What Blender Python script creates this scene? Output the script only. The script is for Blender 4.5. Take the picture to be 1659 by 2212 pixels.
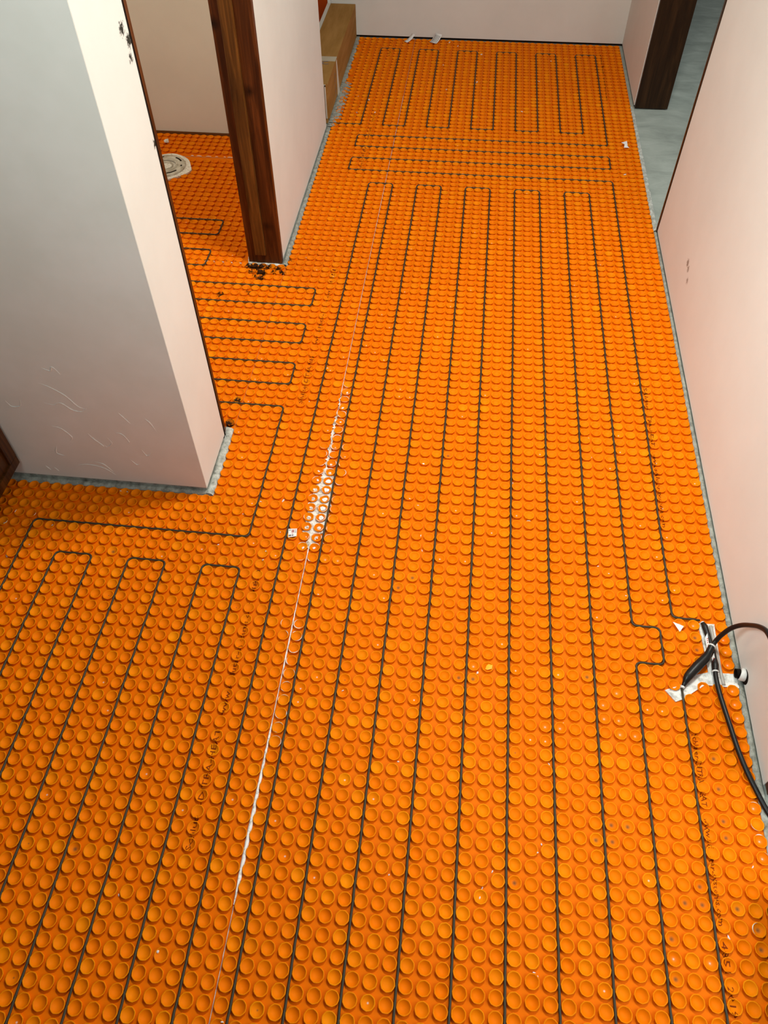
import bpy, bmesh, math, random
import numpy as np
from mathutils import Vector, Matrix

random.seed(7); rng = np.random.default_rng(7)
S = 0.03                                   # one stud pitch of the heating mat, in metres
C = bpy.context.scene.collection
for o in list(bpy.data.objects): bpy.data.objects.remove(o)
def P(u, v, z=0.0): return Vector((u*S, -v*S, z*S))

# ------------------------------------------------------------------ camera
pit, yaw, rol = 0.91009, -0.12328, -0.01572
cp, sp, cy, sy = math.cos(pit), math.sin(pit), math.cos(yaw), math.sin(yaw)
F = Vector((sy*cp, cy*cp, -sp)); R0 = Vector((cy, -sy, 0)); U0 = R0.cross(F)
R = R0*math.cos(rol) + U0*math.sin(rol); U = U0*math.cos(rol) - R0*math.sin(rol)
cam = bpy.data.cameras.new('camera'); co = bpy.data.objects.new('camera', cam); C.objects.link(co)
cam.sensor_fit = 'VERTICAL'; cam.sensor_height = 36; cam.lens = 1649.37/2212*36
cam.clip_start = .02; cam.clip_end = 60
m = Matrix((R, U, -F)).transposed().to_4x4(); m.translation = Vector((21.365*S, -89.282*-1*0*S, 49.765*S))
m.translation = Vector((21.3653, -89.2823, 49.7651))*S
co.matrix_world = m
bpy.context.scene.camera = co

# ------------------------------------------------------------------ light
sc = bpy.context.scene
sc.view_settings.view_transform = 'Standard'; sc.view_settings.look = 'None'
sc.view_settings.gamma = 1; sc.view_settings.use_curve_mapping = False
sc.view_settings.exposure = 0.0
w = bpy.data.worlds.new('world'); sc.world = w; w.use_nodes = True
w.node_tree.nodes['Background'].inputs[0].default_value = (0.92, 0.98, 0.97, 1)
w.node_tree.nodes['Background'].inputs[1].default_value = 0.125
def area(name, loc, target, sx, sy_, power, col, spread=180):
    l = bpy.data.lights.new(name, 'AREA'); l.shape = 'RECTANGLE'; l.size = sx*S; l.size_y = sy_*S
    l.energy = power; l.color = col; l.spread = math.radians(spread)
    o = bpy.data.objects.new(name, l); C.objects.link(o); o.location = P(*loc)
    o.rotation_euler = (P(*target)-P(*loc)).to_track_quat('-Z', 'Y').to_euler()
    return o
area('ceiling_light', (33, 34, 82), (31, 38, 0), 9, 13, 39, (1.0, .985, .90))
area('near_door_daylight', (64, 82, 40), (30, 72, 0), 26, 46, 15, (.98, 1.0, .97))
area('right_wall_fill', (-12, 84, 72), (43, 52, 26), 26, 20, 8, (.88, 1.0, .98), 70)  # added fill light to brighten the right wall; no window known here
area('pier_front_fill', (4, 92, 66), (-8, 50, 34), 22, 20, 1.5, (.90, 1.0, .95), 60)  # added fill light that lifts the pier front, not a real source
area('side_room_daylight', (78, -8, 50), (45, 0, 0), 40, 60, 7, (.84, .95, 1.0))
area('bathroom_light', (-14, 12, 74), (-14, 10, 0), 10, 10, 9, (1.0, .84, .6))

# ------------------------------------------------------------------ materials
def mat(name, col, rough=.6, spec=.3):
    m = bpy.data.materials.new(name); m.use_nodes = True; nt = m.node_tree; b = nt.nodes['Principled BSDF']
    b.inputs['Base Color'].default_value = (*col, 1); b.inputs['Roughness'].default_value = rough
    b.inputs['Specular IOR Level'].default_value = spec
    return m, nt, b
def N(nt, t, **k):
    n = nt.nodes.new(t)
    for a, b in k.items(): setattr(n, a, b)
    return n
def noise_mix(nt, b, c1, c2, scale, detail=6, rough=.6, stretch=None, lo=.35, hi=.65, dist=0):
    tc = N(nt, 'ShaderNodeTexCoord'); mp = N(nt, 'ShaderNodeMapping'); no = N(nt, 'ShaderNodeTexNoise'); cr = N(nt, 'ShaderNodeValToRGB')
    nt.links.new(tc.outputs['Object'], mp.inputs[0]); nt.links.new(mp.outputs[0], no.inputs['Vector'])
    if stretch: mp.inputs['Scale'].default_value = stretch
    no.inputs['Scale'].default_value = scale; no.inputs['Detail'].default_value = detail
    no.inputs['Roughness'].default_value = rough; no.inputs['Distortion'].default_value = dist
    cr.color_ramp.elements[0].position = lo; cr.color_ramp.elements[1].position = hi
    cr.color_ramp.elements[0].color = (*c1, 1); cr.color_ramp.elements[1].color = (*c2, 1)
    nt.links.new(no.outputs['Fac'], cr.inputs[0]); nt.links.new(cr.outputs[0], b.inputs['Base Color'])
    return tc, mp, no, cr
def bump(nt, b, scale, strength, dist=.001, detail=4, src=None):
    bu = N(nt, 'ShaderNodeBump'); bu.inputs['Strength'].default_value = strength; bu.inputs['Distance'].default_value = dist
    if src is None:
        tc = N(nt, 'ShaderNodeTexCoord'); no = N(nt, 'ShaderNodeTexNoise'); no.inputs['Scale'].default_value = scale; no.inputs['Detail'].default_value = detail
        nt.links.new(tc.outputs['Object'], no.inputs['Vector']); src = no.outputs['Fac']
    nt.links.new(src, bu.inputs['Height']); nt.links.new(bu.outputs[0], b.inputs['Normal']); return bu

def masked(nt, b, base_out, blobs, dark, nscale=60, amt=.02, soft=.004):
    """mix a stain colour over base_out inside noisy blobs (pos, radius in metres)"""
    tc = N(nt, 'ShaderNodeTexCoord'); no = N(nt, 'ShaderNodeTexNoise'); no.inputs['Scale'].default_value = nscale; no.inputs['Detail'].default_value = 5
    nt.links.new(tc.outputs['Object'], no.inputs['Vector'])
    off = N(nt, 'ShaderNodeMath', operation='MULTIPLY_ADD'); nt.links.new(no.outputs['Fac'], off.inputs[0]); off.inputs[1].default_value = amt*2; off.inputs[2].default_value = -amt
    last = None
    for p, r in blobs:
        d = N(nt, 'ShaderNodeVectorMath', operation='DISTANCE'); nt.links.new(tc.outputs['Object'], d.inputs[0]); d.inputs[1].default_value = p
        a = N(nt, 'ShaderNodeMath', operation='ADD'); nt.links.new(d.outputs['Value'], a.inputs[0]); nt.links.new(off.outputs[0], a.inputs[1])
        mr = N(nt, 'ShaderNodeMapRange'); nt.links.new(a.outputs[0], mr.inputs[0])
        mr.inputs[1].default_value = r+soft; mr.inputs[2].default_value = r-soft; mr.inputs[3].default_value = 0; mr.inputs[4].default_value = 1
        if last is None: last = mr.outputs[0]
        else:
            mx = N(nt, 'ShaderNodeMath', operation='MAXIMUM'); nt.links.new(last, mx.inputs[0]); nt.links.new(mr.outputs[0], mx.inputs[1]); last = mx.outputs[0]
    mix = N(nt, 'ShaderNodeMix', data_type='RGBA'); nt.links.new(last, mix.inputs[0]); nt.links.new(base_out, mix.inputs[6]); mix.inputs[7].default_value = (*dark, 1)
    nt.links.new(mix.outputs[2], b.inputs['Base Color']); return mix.outputs[2]

# orange stud mat
ORANGE = (.92, .205, .002)
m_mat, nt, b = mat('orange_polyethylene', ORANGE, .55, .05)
at = N(nt, 'ShaderNodeAttribute', attribute_name='wear_and_rim_light')
sep = N(nt, 'ShaderNodeSeparateColor'); nt.links.new(at.outputs['Color'], sep.inputs[0])
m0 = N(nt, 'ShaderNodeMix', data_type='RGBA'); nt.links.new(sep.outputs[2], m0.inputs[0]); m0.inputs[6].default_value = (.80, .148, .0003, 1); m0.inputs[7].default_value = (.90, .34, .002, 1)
m1 = N(nt, 'ShaderNodeMix', data_type='RGBA'); nt.links.new(sep.outputs[0], m1.inputs[0]); nt.links.new(m0.outputs[2], m1.inputs[6]); m1.inputs[7].default_value = (.09, .055, .03, 1)
m2 = N(nt, 'ShaderNodeMix', data_type='RGBA'); nt.links.new(sep.outputs[1], m2.inputs[0]); nt.links.new(m1.outputs[2], m2.inputs[6]); m2.inputs[7].default_value = (.8, .74, .68, 1)
stain = [((-2.2,18.0),.38),((-1.5,18.2),.55),((-.8,18.1),.55),((.1,18.0),.35),((1.2,18.3),.4),((1.8,18.9),.35),((2.1,16.6),.3),((-.5,19.2),.55),((-1.6,19.1),.3),((-.45,20.1),.4),((.8,18.9),.25),((1.45,42.1),.4),((1.5,39.1),.33),((-4.0,23.4),.35),((-1.1,22.6),.25),((-1.0,19.6),.3)]
masked(nt, b, m2.outputs[2], [(P(u, v, -.08), r*S) for (u, v), r in stain], (.035, .012, .004), 130, .012, .003)

m_print, nt, b = mat('printed_ink', (.20, .030, .003), .7, .05)
m_paint, nt, b = mat('wall_paint', (.80, .785, .76), .62, .25)
tc, mp, no, cr = noise_mix(nt, b, (.76, .765, .72), (.81, .815, .77), 3.5, 4)
bump(nt, b, 90, .12, .0015, 3)
m_paint_front, nt, b = mat('patched_wall_paint', (.8, .785, .76), .6, .25)
tc, mp, no, cr = noise_mix(nt, b, (.72, .725, .67), (.79, .79, .745), 5, 4)
bump(nt, b, 22, .35, .002, 2)
m_paint_right, nt, b = mat('scuffed_wall_paint', (.8, .785, .76), .55, .3)
tc, mp, no, cr = noise_mix(nt, b, (.79, .79, .75), (.83, .83, .79), 3.5, 4)
bump(nt, b, 60, .15, .0015, 3)
def onwall(v, z): return P(43.3, v, z)
masked(nt, b, cr.outputs[0], [(onwall(21.3, 5.4), .010), (onwall(22.0, 5.2), .008), (onwall(22.9, 4.5), .007)], (.30, .26, .22), 260, .012, .004)
m_paint_end, nt, b = mat('smudged_wall_paint', (.8, .785, .76), .62, .25)
tc, mp, no, cr = noise_mix(nt, b, (.76, .765, .72), (.81, .815, .77), 3.5, 4)
bump(nt, b, 90, .12, .0015, 3)
masked(nt, b, cr.outputs[0], [(P(1.84, 44.8, 33.2), .009), (P(1.83, 44.2, 32.4), .010), (P(1.8, 44.5, 31.6), .006), (P(1.78, 44.05, 26.5), .006)], (.03, .03, .022), 200, .014, .003)
m_ridge, nt, b = mat('spackle_ridge', (.82, .79, .75), .6, .2)
m_mortar, nt, b = mat('thinset_mortar', (.5, .5, .46), .85, .15)
noise_mix(nt, b, (.13, .13, .11), (.42, .43, .38), 55, 8, .7, None, .3, .62); bump(nt, b, 160, .6, .002, 6)
m_whitem, nt, b = mat('white_mortar', (.82, .8, .75), .7, .2)
noise_mix(nt, b, (.45, .38, .30), (.9, .88, .84), 140, 6, .6, None, .3, .5); bump(nt, b, 200, .4, .001, 4)
m_notch, nt, b = mat('notched_mortar', (.5, .5, .46), .85, .15)
noise_mix(nt, b, (.22, .22, .19), (.62, .62, .56), 60, 8, .7, None, .3, .6); bump(nt, b, 160, .6, .002, 6)
m_smear, nt, b = mat('smeared_mortar', (.8, .78, .72), .75, .1)
noise_mix(nt, b, (.30, .22, .15), (.80, .78, .73), 110, 7, .7, None, .34, .56); bump(nt, b, 200, .5, .001, 4)
m_conc, nt, b = mat('concrete', (.35, .37, .33), .75, .25)
noise_mix(nt, b, (.26, .285, .25), (.43, .46, .41), 6, 10, .65, (1, 2.2, 1), .3, .7, .6); bump(nt, b, 40, .35, .003, 8)
def wood(name, c1, c2, knots=(), rough=.38):
    m, nt, b = mat(name, c1, rough, .18)
    tc, mp, no, cr = noise_mix(nt, b, c1, c2, 9, 9, .62, (8, 8, .45), .32, .7, .8)
    e = cr.color_ramp.elements.new(.52); e.color = (*[.5*(a+q)*.85 for a, q in zip(c1, c2)], 1)
    if knots: masked(nt, b, cr.outputs[0], knots, (.012, .004, .002), 30, .012, .012)
    return m
m_wood = wood('stained_pine', (.035, .0085, .0025), (.17, .048, .010),
              [(P(.55, 17.3, 18.1), .013), (P(-1.9, 17.3, 23.6), .012), (P(-.35, 17.6, 11.0), .007), (P(.4, 17.3, 4.4), .007)])
m_stop = wood('stained_pine_stop', (.05, .018, .004), (.22, .085, .016))
m_woodd = wood('dark_stained_pine', (.016, .007, .003), (.055, .024, .008))
m_cab = wood('cabinet_wood', (.030, .0075, .002), (.13, .045, .010), rough=.3)
m_card, nt, b = mat('cardboard', (.33, .19, .075), .8, .1)
noise_mix(nt, b, (.30, .15, .035), (.40, .21, .06), 30, 5, .6, (1, .15, 1))
m_cardw, nt, b = mat('white_cardboard_edge', (.62, .6, .52), .7, .1)
m_tape, nt, b = mat('clear_tape', (.50, .45, .33), .25, .5)
m_cable, nt, b = mat('heating_cable_sheath', (.046, .036, .020), .5, .3)
m_black, nt, b = mat('black_rubber', (.006, .006, .006), .38, .35)
m_white, nt, b = mat('white_plastic', (.78, .77, .74), .35, .4)
m_pvc, nt, b = mat('flange_plastic', (.62, .60, .54), .45, .4)
noise_mix(nt, b, (.42, .38, .31), (.70, .68, .62), 40, 5)
m_dark, nt, b = mat('dark_gap', (.015, .010, .007), .8, .05)
m_brown, nt, b = mat('brown_gap', (.16, .07, .025), .7, .1)
m_paper, nt, b = mat('paper', (.85, .82, .79), .6, .2)
m_grey, nt, b = mat('grey_print', (.18, .15, .15), .6, .1)
m_red, nt, b = mat('red_print', (.45, .05, .04), .6, .1)
m_foil, nt, b = mat('grey_tube', (.42, .39, .35), .4, .4)
m_glue, nt, b = mat('yellow_glue', (.85, .42, .01), .3, .5)
m_shower, nt, b = mat('orange_fleece', (.42, .055, .004), .75, .1)

# ------------------------------------------------------------------ helpers
def setp(o, label=None, cat=None, group=None, kind=None):
    for k, x in (('label', label), ('category', cat), ('group', group), ('kind', kind)):
        if x: o[k] = x
    return o
def link(name, me, m=None, parent=None):
    o = bpy.data.objects.new(name, me); C.objects.link(o)
    if m is not None and len(me.materials) == 0: me.materials.append(m)
    if parent: o.parent = parent
    return o
def empty(name, loc=(0, 0, 0), **k):
    o = bpy.data.objects.new(name, None); C.objects.link(o); o.location = P(*loc); o.empty_display_size = .02; setp(o, **k); return o
def put(o, parent):
    """parent keeping the world placement (all meshes are authored in world space)"""
    o.parent = parent; o.matrix_parent_inverse = Matrix.Translation(parent.location).inverted(); return o
def mesh(name, vs, fs, m, parent=None, smooth=False):
    me = bpy.data.meshes.new(name); me.from_pydata([P(*v) for v in vs], [], fs); me.update()
    if smooth:
        for p in me.polygons: p.use_smooth = True
    o = link(name, me, m)
    bm = bmesh.new(); bm.from_mesh(me); bmesh.ops.recalc_face_normals(bm, faces=bm.faces); bm.to_mesh(me); bm.free()
    if parent: put(o, parent)
    return o
def boxv(u0, u1, v0, v1, z0, z1, lean=0.0, bev=0):
    vs = [(u + lean*z, v, z) for z in (z0, z1) for (u, v) in ((u0, v0), (u1, v0), (u1, v1), (u0, v1))]
    fs = [(0, 1, 2, 3), (4, 5, 6, 7), (0, 1, 5, 4), (1, 2, 6, 5), (2, 3, 7, 6), (3, 0, 4, 7)]
    return vs, fs
def box(name, u0, u1, v0, v1, z0, z1, m, parent=None, lean=0.0, bevel=0.0):
    o = mesh(name, *boxv(u0, u1, v0, v1, z0, z1, lean), m, parent)
    if bevel:
        bm = bmesh.new(); bm.from_mesh(o.data); bmesh.ops.bevel(bm, geom=bm.edges[:], offset=bevel*S, segments=2, affect='EDGES', profile=.6); bm.to_mesh(o.data); bm.free()
    return o
def prism(name, pts, z0, z1, m, parent=None):
    n = len(pts); vs = [(u, v, z0) for u, v in pts] + [(u, v, z1) for u, v in pts]
    fs = [tuple(range(n)), tuple(range(n, 2*n))] + [(i, (i+1) % n, n+(i+1) % n, n+i) for i in range(n)]
    return mesh(name, vs, fs, m, parent)
def tube(name, pts, r, m, parent=None, seg=10, caps=True, radii=None):
    """pts in pitch units -> swept tube"""
    p = [Vector(q) for q in pts]; n = len(p); vs = []; fs = []
    up = Vector((0, 0, 1))
    for i in range(n):
        t = (p[min(i+1, n-1)] - p[max(i-1, 0)])
        t = t.normalized() if t.length > 1e-9 else Vector((1, 0, 0))
        s = t.cross(up)
        if s.length < 1e-3: s = t.cross(Vector((1, 0, 0)))
        s.normalize(); q = s.cross(t).normalized(); rr = radii[i] if radii else r
        for k in range(seg):
            a = 2*math.pi*k/seg; vs.append(tuple(p[i] + s*math.cos(a)*rr + q*math.sin(a)*rr))
    for i in range(n-1):
        for k in range(seg):
            fs.append((i*seg+k, i*seg+(k+1) % seg, (i+1)*seg+(k+1) % seg, (i+1)*seg+k))
    if caps: fs += [tuple(range(seg)), tuple(range((n-1)*seg, n*seg))]
    return mesh(name, vs, fs, m, parent, True)
def spline(pts, sub=8):
    p = [Vector(q) for q in pts]; out = []
    for i in range(len(p)-1):
        a, b_, c, d = p[max(i-1, 0)], p[i], p[i+1], p[min(i+2, len(p)-1)]
        for k in range(sub):
            t = k/sub; out.append(.5*((2*b_) + (c-a)*t + (2*a-5*b_+4*c-d)*t*t + (3*b_-a-3*c+d)*t**3))
    out.append(p[-1]); return out
def ribbon(name, left, right, z, m, jitter=.05, bumpz=.05, cols=4, step=.35, parent=None, skirt=True):
    """rough strip between two (u,v) polylines with the same number of points"""
    L = [Vector((*a, 0)) for a in left]; Rr = [Vector((*a, 0)) for a in right]; rows = []
    for i in range(len(L)-1):
        n = max(1, int(max((L[i+1]-L[i]).length, (Rr[i+1]-Rr[i]).length)/step))
        for k in range(n): rows.append((L[i].lerp(L[i+1], k/n), Rr[i].lerp(Rr[i+1], k/n)))
    rows.append((L[-1], Rr[-1])); vs = []; fs = []
    for a, c in rows:
        d = (c-a); dn = d.normalized() if d.length > 1e-6 else Vector((1, 0, 0))
        a = a + dn*random.uniform(-jitter, jitter); c = c + dn*random.uniform(-jitter, jitter)
        for k in range(cols+1):
            q = a.lerp(c, k/cols); zz = z + random.uniform(-bumpz, bumpz) if 0 < k < cols else -.2
            vs.append((q.x, q.y, zz if 0 < k < cols else (-.2 if skirt else z)))
    w_ = cols+1
    for i in range(len(rows)-1):
        for k in range(cols): fs.append((i*w_+k, i*w_+k+1, (i+1)*w_+k+1, (i+1)*w_+k))
    return mesh(name, vs, fs, m, parent, True)

# ------------------------------------------------------------------ structure
setp(box('floor', -40, 130, -110, 125, -1.2, -.275, m_conc), kind='structure')
setp(box('trim_1', 43.0, 43.3, 10, 70.6, -.23, -.19, m_mortar), kind='structure')
LEAN = .0105
# wall between the hall and the bathroom: near pier
def pier():
    o = empty('wall_left', (1.5, 50, 0), kind='structure')
    box('wall_face', -34, 1.49, 50.08, 50.15, .38, 80, m_paint_front, o, LEAN)
    box('wall_end', -2.2, 1.5, 43.95, 50.1, .30, 80, m_paint_end, o, LEAN)
    box('wall_core', -34, -2.2, 46.3, 50.08, .38, 80, m_paint, o, 0)
    box('wall_plinth', -34, 1.40, 44.1, 50.0, -.22, .38, m_mortar, o)
    ridges = [[(-9.6,9.2),(-8.9,9.0),(-8.2,9.25),(-7.5,8.6),(-6.7,8.5),(-6.1,9.2)], [(-9.3,11.2),(-8.6,10.9),(-7.6,10.1),(-6.9,9.0),(-6.2,8.8)],
              [(-12.7,9.1),(-12.4,8.5),(-11.7,8.6),(-11.4,9.4)], [(-9.9,6.6),(-9.2,6.4),(-8.6,5.5),(-8.9,5.0)],
              [(-7.0,6.0),(-6.5,5.0),(-6.2,4.7),(-6.9,5.6),(-7.1,6.1)], [(-5.6,5.7),(-5.4,5.1),(-5.9,4.6),(-6.1,4.8)], [(-4.7,6.4),(-4.2,6.2),(-3.9,5.4),(-4.2,5.2)],
              [(-10.3,4.3),(-10.6,3.4),(-10.0,3.1)], [(-9.2,2.0),(-8.2,2.2),(-7.0,1.9),(-6.2,1.1)], [(-7.6,2.6),(-6.9,2.4),(-6.3,1.5)],
              [(-3.1,4.6),(-2.8,3.9),(-2.4,4.2)], [(-4.4,3.3),(-4.0,2.7),(-3.7,2.8)], [(-12.2,1.6),(-11.9,1.1)], [(-11.5,1.5),(-11.2,1.0)],
              [(-1.9,8.2),(-1.6,7.8),(-1.3,6.9)], [(-3.9,8.7),(-3.6,8.2),(-3.2,7.5)], [(-8.5,12.8),(-7.9,12.5),(-7.6,12.9),(-7.2,12.2)]]
    bm_vs = []; bm_fs = []
    for r in ridges:
        pts = spline([(u + LEAN*z, 50.15, z) for u, z in r], 6); rad = .05
        n0 = len(bm_vs)
        for i, q in enumerate(pts):
            rr = rad*math.sin(math.pi*(i+.4)/(len(pts)+.2))*random.uniform(.6, 1.2)
            t = (pts[min(i+1, len(pts)-1)]-pts[max(i-1, 0)]).normalized(); s = t.cross(Vector((0, 1, 0))).normalized()
            bm_vs += [tuple(q - s*rr*1.6), tuple(q + Vector((0, rr*.9, 0))), tuple(q + s*rr*1.6)]
        for i in range(len(pts)-1):
            a = n0+3*i; bm_fs += [(a, a+1, a+4, a+3), (a+1, a+2, a+5, a+4)]
    mesh('plaster_ridge', bm_vs, bm_fs, m_paint_front, o)
pier()
def stub():
    # far part of the same wall: leans at its near end, plumb at its far end; behind it the solid partition
    vs = []; v0, v1 = 16.6, -14.1
    for z in (.1, 80):
        for (u, v, l) in ((1.5, v0, LEAN), (1.5, v1, 0), (-2.3, v1, 0), (-2.2, v0, LEAN)): vs.append((u+l*z, v, z))
    fs = [(0, 1, 2, 3), (4, 5, 6, 7), (0, 1, 5, 4), (1, 2, 6, 5), (2, 3, 7, 6), (3, 0, 4, 7)]
    o = empty('wall_middle', (1.5, 0, 0), kind='structure')
    mesh('wall_face', vs, fs, m_paint, o)
    box('bathroom_wall', -34, -2.3, -14.1, -11.0, .1, 80, m_paint, o)
    box('wall_plinth', -2.0, 1.35, -14.0, 16.4, -.22, .1, m_dark, o)
    box('wall_plinth', -34, -2.3, -14.0, -11.1, -.22, .1, m_brown, o)
    box('skirting_gap', -34, -2.0, -11.0, -10.85, -.2, .1, m_brown, o)
stub()
o = empty('wall_back', (20, -45, 0), kind='structure')
box('wall_face', -2.3, 47, -47.5, -44.9, .1, 80, m_paint, o); box('wall_plinth', -2.3, 46, -47.5, -45.1, -.22, .1, m_dark, o)
o = empty('wall_right', (43.3, 30, 0), kind='structure')
box('wall_face', 43.3, 47.8, 7.2, 70.5, .05, 80, m_paint_right, o)
box('wall_face', 43.4, 47.8, -47.5, -24.3, .05, 80, m_paint, o)
box('wall_plinth', 43.45, 47.6, 7.4, 70.3, -.22, .05, m_mortar, o)
box('wall_plinth', 43.5, 47.6, -47.5, -24.5, -.22, .05, m_dark, o)
setp(box('wall_bath', -34, -32, -11, 46.3, -.2, 80, m_paint), kind='structure')

# door frames
d = empty('door_1', (0, 17, 0), kind='structure')
j = box('jamb', -2.25, 1.5, 16.55, 17.25, -.15, 74, m_wood, d, LEAN, .05)
box('door_stop', -1.33, -.12, 17.25, 17.72, 1.05, 74, m_stop, d, LEAN, .06)
j = box('jamb', -2.25, 1.32, 42.85, 43.5, -.12, 74, m_wood, d, LEAN, .04)
box('door_stop', -1.33, -.12, 42.38, 42.85, 1.05, 74, m_wood, d, LEAN, .05)
box('shim_gap', -2.0, 1.42, 43.5, 43.97, -.15, 74, m_dark, d, LEAN)
box('shim_gap', -2.1, 1.42, 16.3, 16.56, -.15, 74, m_dark, d, LEAN)
d = empty('door_2', (43.5, -24, 0), kind='structure')
box('jamb', 43.5, 47.95, -24.4, -23.75, -.1, 74, m_woodd, d, 0, .04)
box('jamb', 43.22, 47.9, 6.65, 7.15, -.1, 74, m_woodd, d, 0, .03)
d = empty('door_3', (43.5, 71, 0), kind='structure')
box('jamb', 43.33, 47.9, 70.5, 71.2, .25, 74, m_wood, d, 0, .04)

# ------------------------------------------------------------------ orange stud mats
BZ = -.25
prof = [(.372, BZ), (.368, -.15), (.414, -.040), (.423, -.014), (.410, 0.0), (.370, .0), (.350, -.024), (.27, -.105), (.17, -.165), (.075, -.19)]
SEG = 16
def height(u, v):
    cu, cv = math.floor(u)+.5, round(v); r = math.hypot(u-cu, v-cv)
    if r > .43: return BZ
    pr = [(q[0], q[1]) for q in prof[4:]] + [(0, -.195)]
    if r > pr[0][0]: return 0
    for a, c in zip(pr, pr[1:]):
        if c[0] <= r <= a[0]: t = (a[0]-r)/(a[0]-c[0]); return a[1]+(c[1]-a[1])*t
    return 0
def inpoly(x, y, poly):
    c = False; n = len(poly)
    for i in range(n):
        x1, y1 = poly[i]; x2, y2 = poly[i-1]
        if (y1 > y) != (y2 > y) and x < (x2-x1)*(y-y1)/(y2-y1)+x1: c = not c
    return c
CH = [(40.85, 58.75), (42.05, 58.72), (42.02, 62.68), (43.25, 62.62), (43.25, 63.72), (40.7, 63.72), (39.95, 64.25), (39.0, 64.98), (38.5, 65.2), (37.86, 64.4), (39.0, 63.9), (40.0, 63.05), (41.05, 62.7), (41.0, 60.5)]
def nearest(lst, key=False):
    return {(math.floor(a)+.5, round(c)) for a, c in lst}
DARK = nearest([(33.44,74.11),(34.46,74.11),(32.45,75.07),(33.52,75.01),(38.51,77.17),(37.45,78.14),(38.42,78.18),(36.47,80.15),(27.5,78.07),(.49,78.93),(19.01,57.46),(18.53,57.68),(21.8,44.45),(23.46,64.97),(24.43,64.86),(32.47,64.08),(-14.82,42.57),(-4.49,57.03),(40.51,74.17),(40.61,73.19),(40.69,70.88),(40.61,69.08),(40.5,78),(41.5,79),(41.5,80),(42.4,80),(40.5,61),(40.5,60),(36.5,82)])
WHITE = nearest([(34.77,68.13),(35.38,68.13),(34.48,67.18),(33.49,67.12),(33.44,66.06),(34.42,65.06),(30.78,68.49),(42.5,60),(42.5,61),(42.5,62),(42.5,64),(42.5,65),(42.5,66),(40.5,58.9),(39.5,59),(42.5,72),(42.4,74),(42.4,75),(41.5,64),(29.5,68),(36.5,81),(38.5,81),(24.5,64),(13.5,56),(12.5,56)])
ang = np.arange(SEG)*2*np.pi/SEG
def studs(name, centres, outline, label, hole=None):
    centres = [c for c in centres if not inpoly(c[0], c[1], CH)]
    n = len(centres); K = len(prof); nv = K*SEG+1
    cen = np.array(centres, dtype=np.float64)
    base = np.zeros((nv, 3)); rw = np.zeros(nv)
    for i, (r, z) in enumerate(prof):
        rr = r*(1+.018*np.cos(8*ang)*(1 if i in (2, 3, 4, 5, 6) else 0))
        base[i*SEG:(i+1)*SEG, 0] = rr*np.cos(ang); base[i*SEG:(i+1)*SEG, 1] = rr*np.sin(ang); base[i*SEG:(i+1)*SEG, 2] = z
    base[-1, 2] = -.195
    vs = np.repeat(base[None], n, 0)
    th = rng.uniform(0, 2*np.pi, n); vs2 = vs.copy()
    vs2[:, :, 0] = vs[:, :, 0]*np.cos(th)[:, None]-vs[:, :, 1]*np.sin(th)[:, None]
    vs2[:, :, 1] = vs[:, :, 0]*np.sin(th)[:, None]+vs[:, :, 1]*np.cos(th)[:, None]
    tilt = rng.normal(0, .012, (n, 2)); top = (np.arange(nv) >= 2*SEG)
    vs2[:, :, 2] += (vs2[:, :, 0]*tilt[:, :1] + vs2[:, :, 1]*tilt[:, 1:])*top
    dep = rng.normal(1, .10, n)                                  # how deep each cup is pressed
    cup = np.arange(nv) >= 6*SEG
    vs2[:, :, 2] = np.where(cup[None], vs2[:, :, 2]*dep[:, None], vs2[:, :, 2])
    vs2[:, :, 0] += cen[:, 0:1]; vs2[:, :, 1] += cen[:, 1:2]
    V = vs2.reshape(-1, 3)*S; V[:, 1] *= -1
    q = []
    for i in range(K-1):
        for k in range(SEG): q.append((i*SEG+k, (i+1)*SEG+k, (i+1)*SEG+(k+1) % SEG, i*SEG+(k+1) % SEG))
    q = np.array(q); t = np.array([((K-1)*SEG+k, nv-1, (K-1)*SEG+(k+1) % SEG) for k in range(SEG)])
    q = (q[None]+(np.arange(n)*nv)[:, None, None]).reshape(-1, 4); t = (t[None]+(np.arange(n)*nv)[:, None, None]).reshape(-1, 3)
    # base sheet
    bo = len(V); B = np.array([[u*S, -v*S, BZ*S] for u, v in outline] + [[u*S, -v*S, (BZ-.02)*S] for u, v in outline]); m_ = len(outline)
    V = np.vstack([V, B])
    loops = np.concatenate([q.ravel(), t.ravel(), np.arange(bo, bo+m_), np.arange(bo+m_, bo+2*m_), np.concatenate([[bo+i, bo+(i+1) % m_, bo+m_+(i+1) % m_, bo+m_+i] for i in range(m_)])]).astype(np.int32)
    cnt = np.concatenate([np.full(len(q), 4), np.full(len(t), 3), [m_, m_], np.full(m_, 4)]).astype(np.int32)
    st = np.concatenate([[0], np.cumsum(cnt)[:-1]]).astype(np.int32)
    me = bpy.data.meshes.new(name); me.vertices.add(len(V)); me.vertices.foreach_set('co', V.ravel().astype(np.float32))
    me.loops.add(len(loops)); me.loops.foreach_set('vertex_index', loops)
    me.polygons.add(len(cnt)); me.polygons.foreach_set('loop_start', st); me.polygons.foreach_set('loop_total', cnt)
    sm = np.ones(len(cnt), bool); sm[-(m_+2):] = False
    me.polygons.foreach_set('use_smooth', sm)
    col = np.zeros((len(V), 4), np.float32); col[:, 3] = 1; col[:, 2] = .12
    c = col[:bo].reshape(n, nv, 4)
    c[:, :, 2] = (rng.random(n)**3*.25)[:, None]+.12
    c[:, 3*SEG:6*SEG, 2] += .26; c[:, 6*SEG:, 2] += .06  # bright, light-catching thin rims painted into the vertex colour
    bright = rng.random(n) < .008; c[bright, :, 2] = .55
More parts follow.
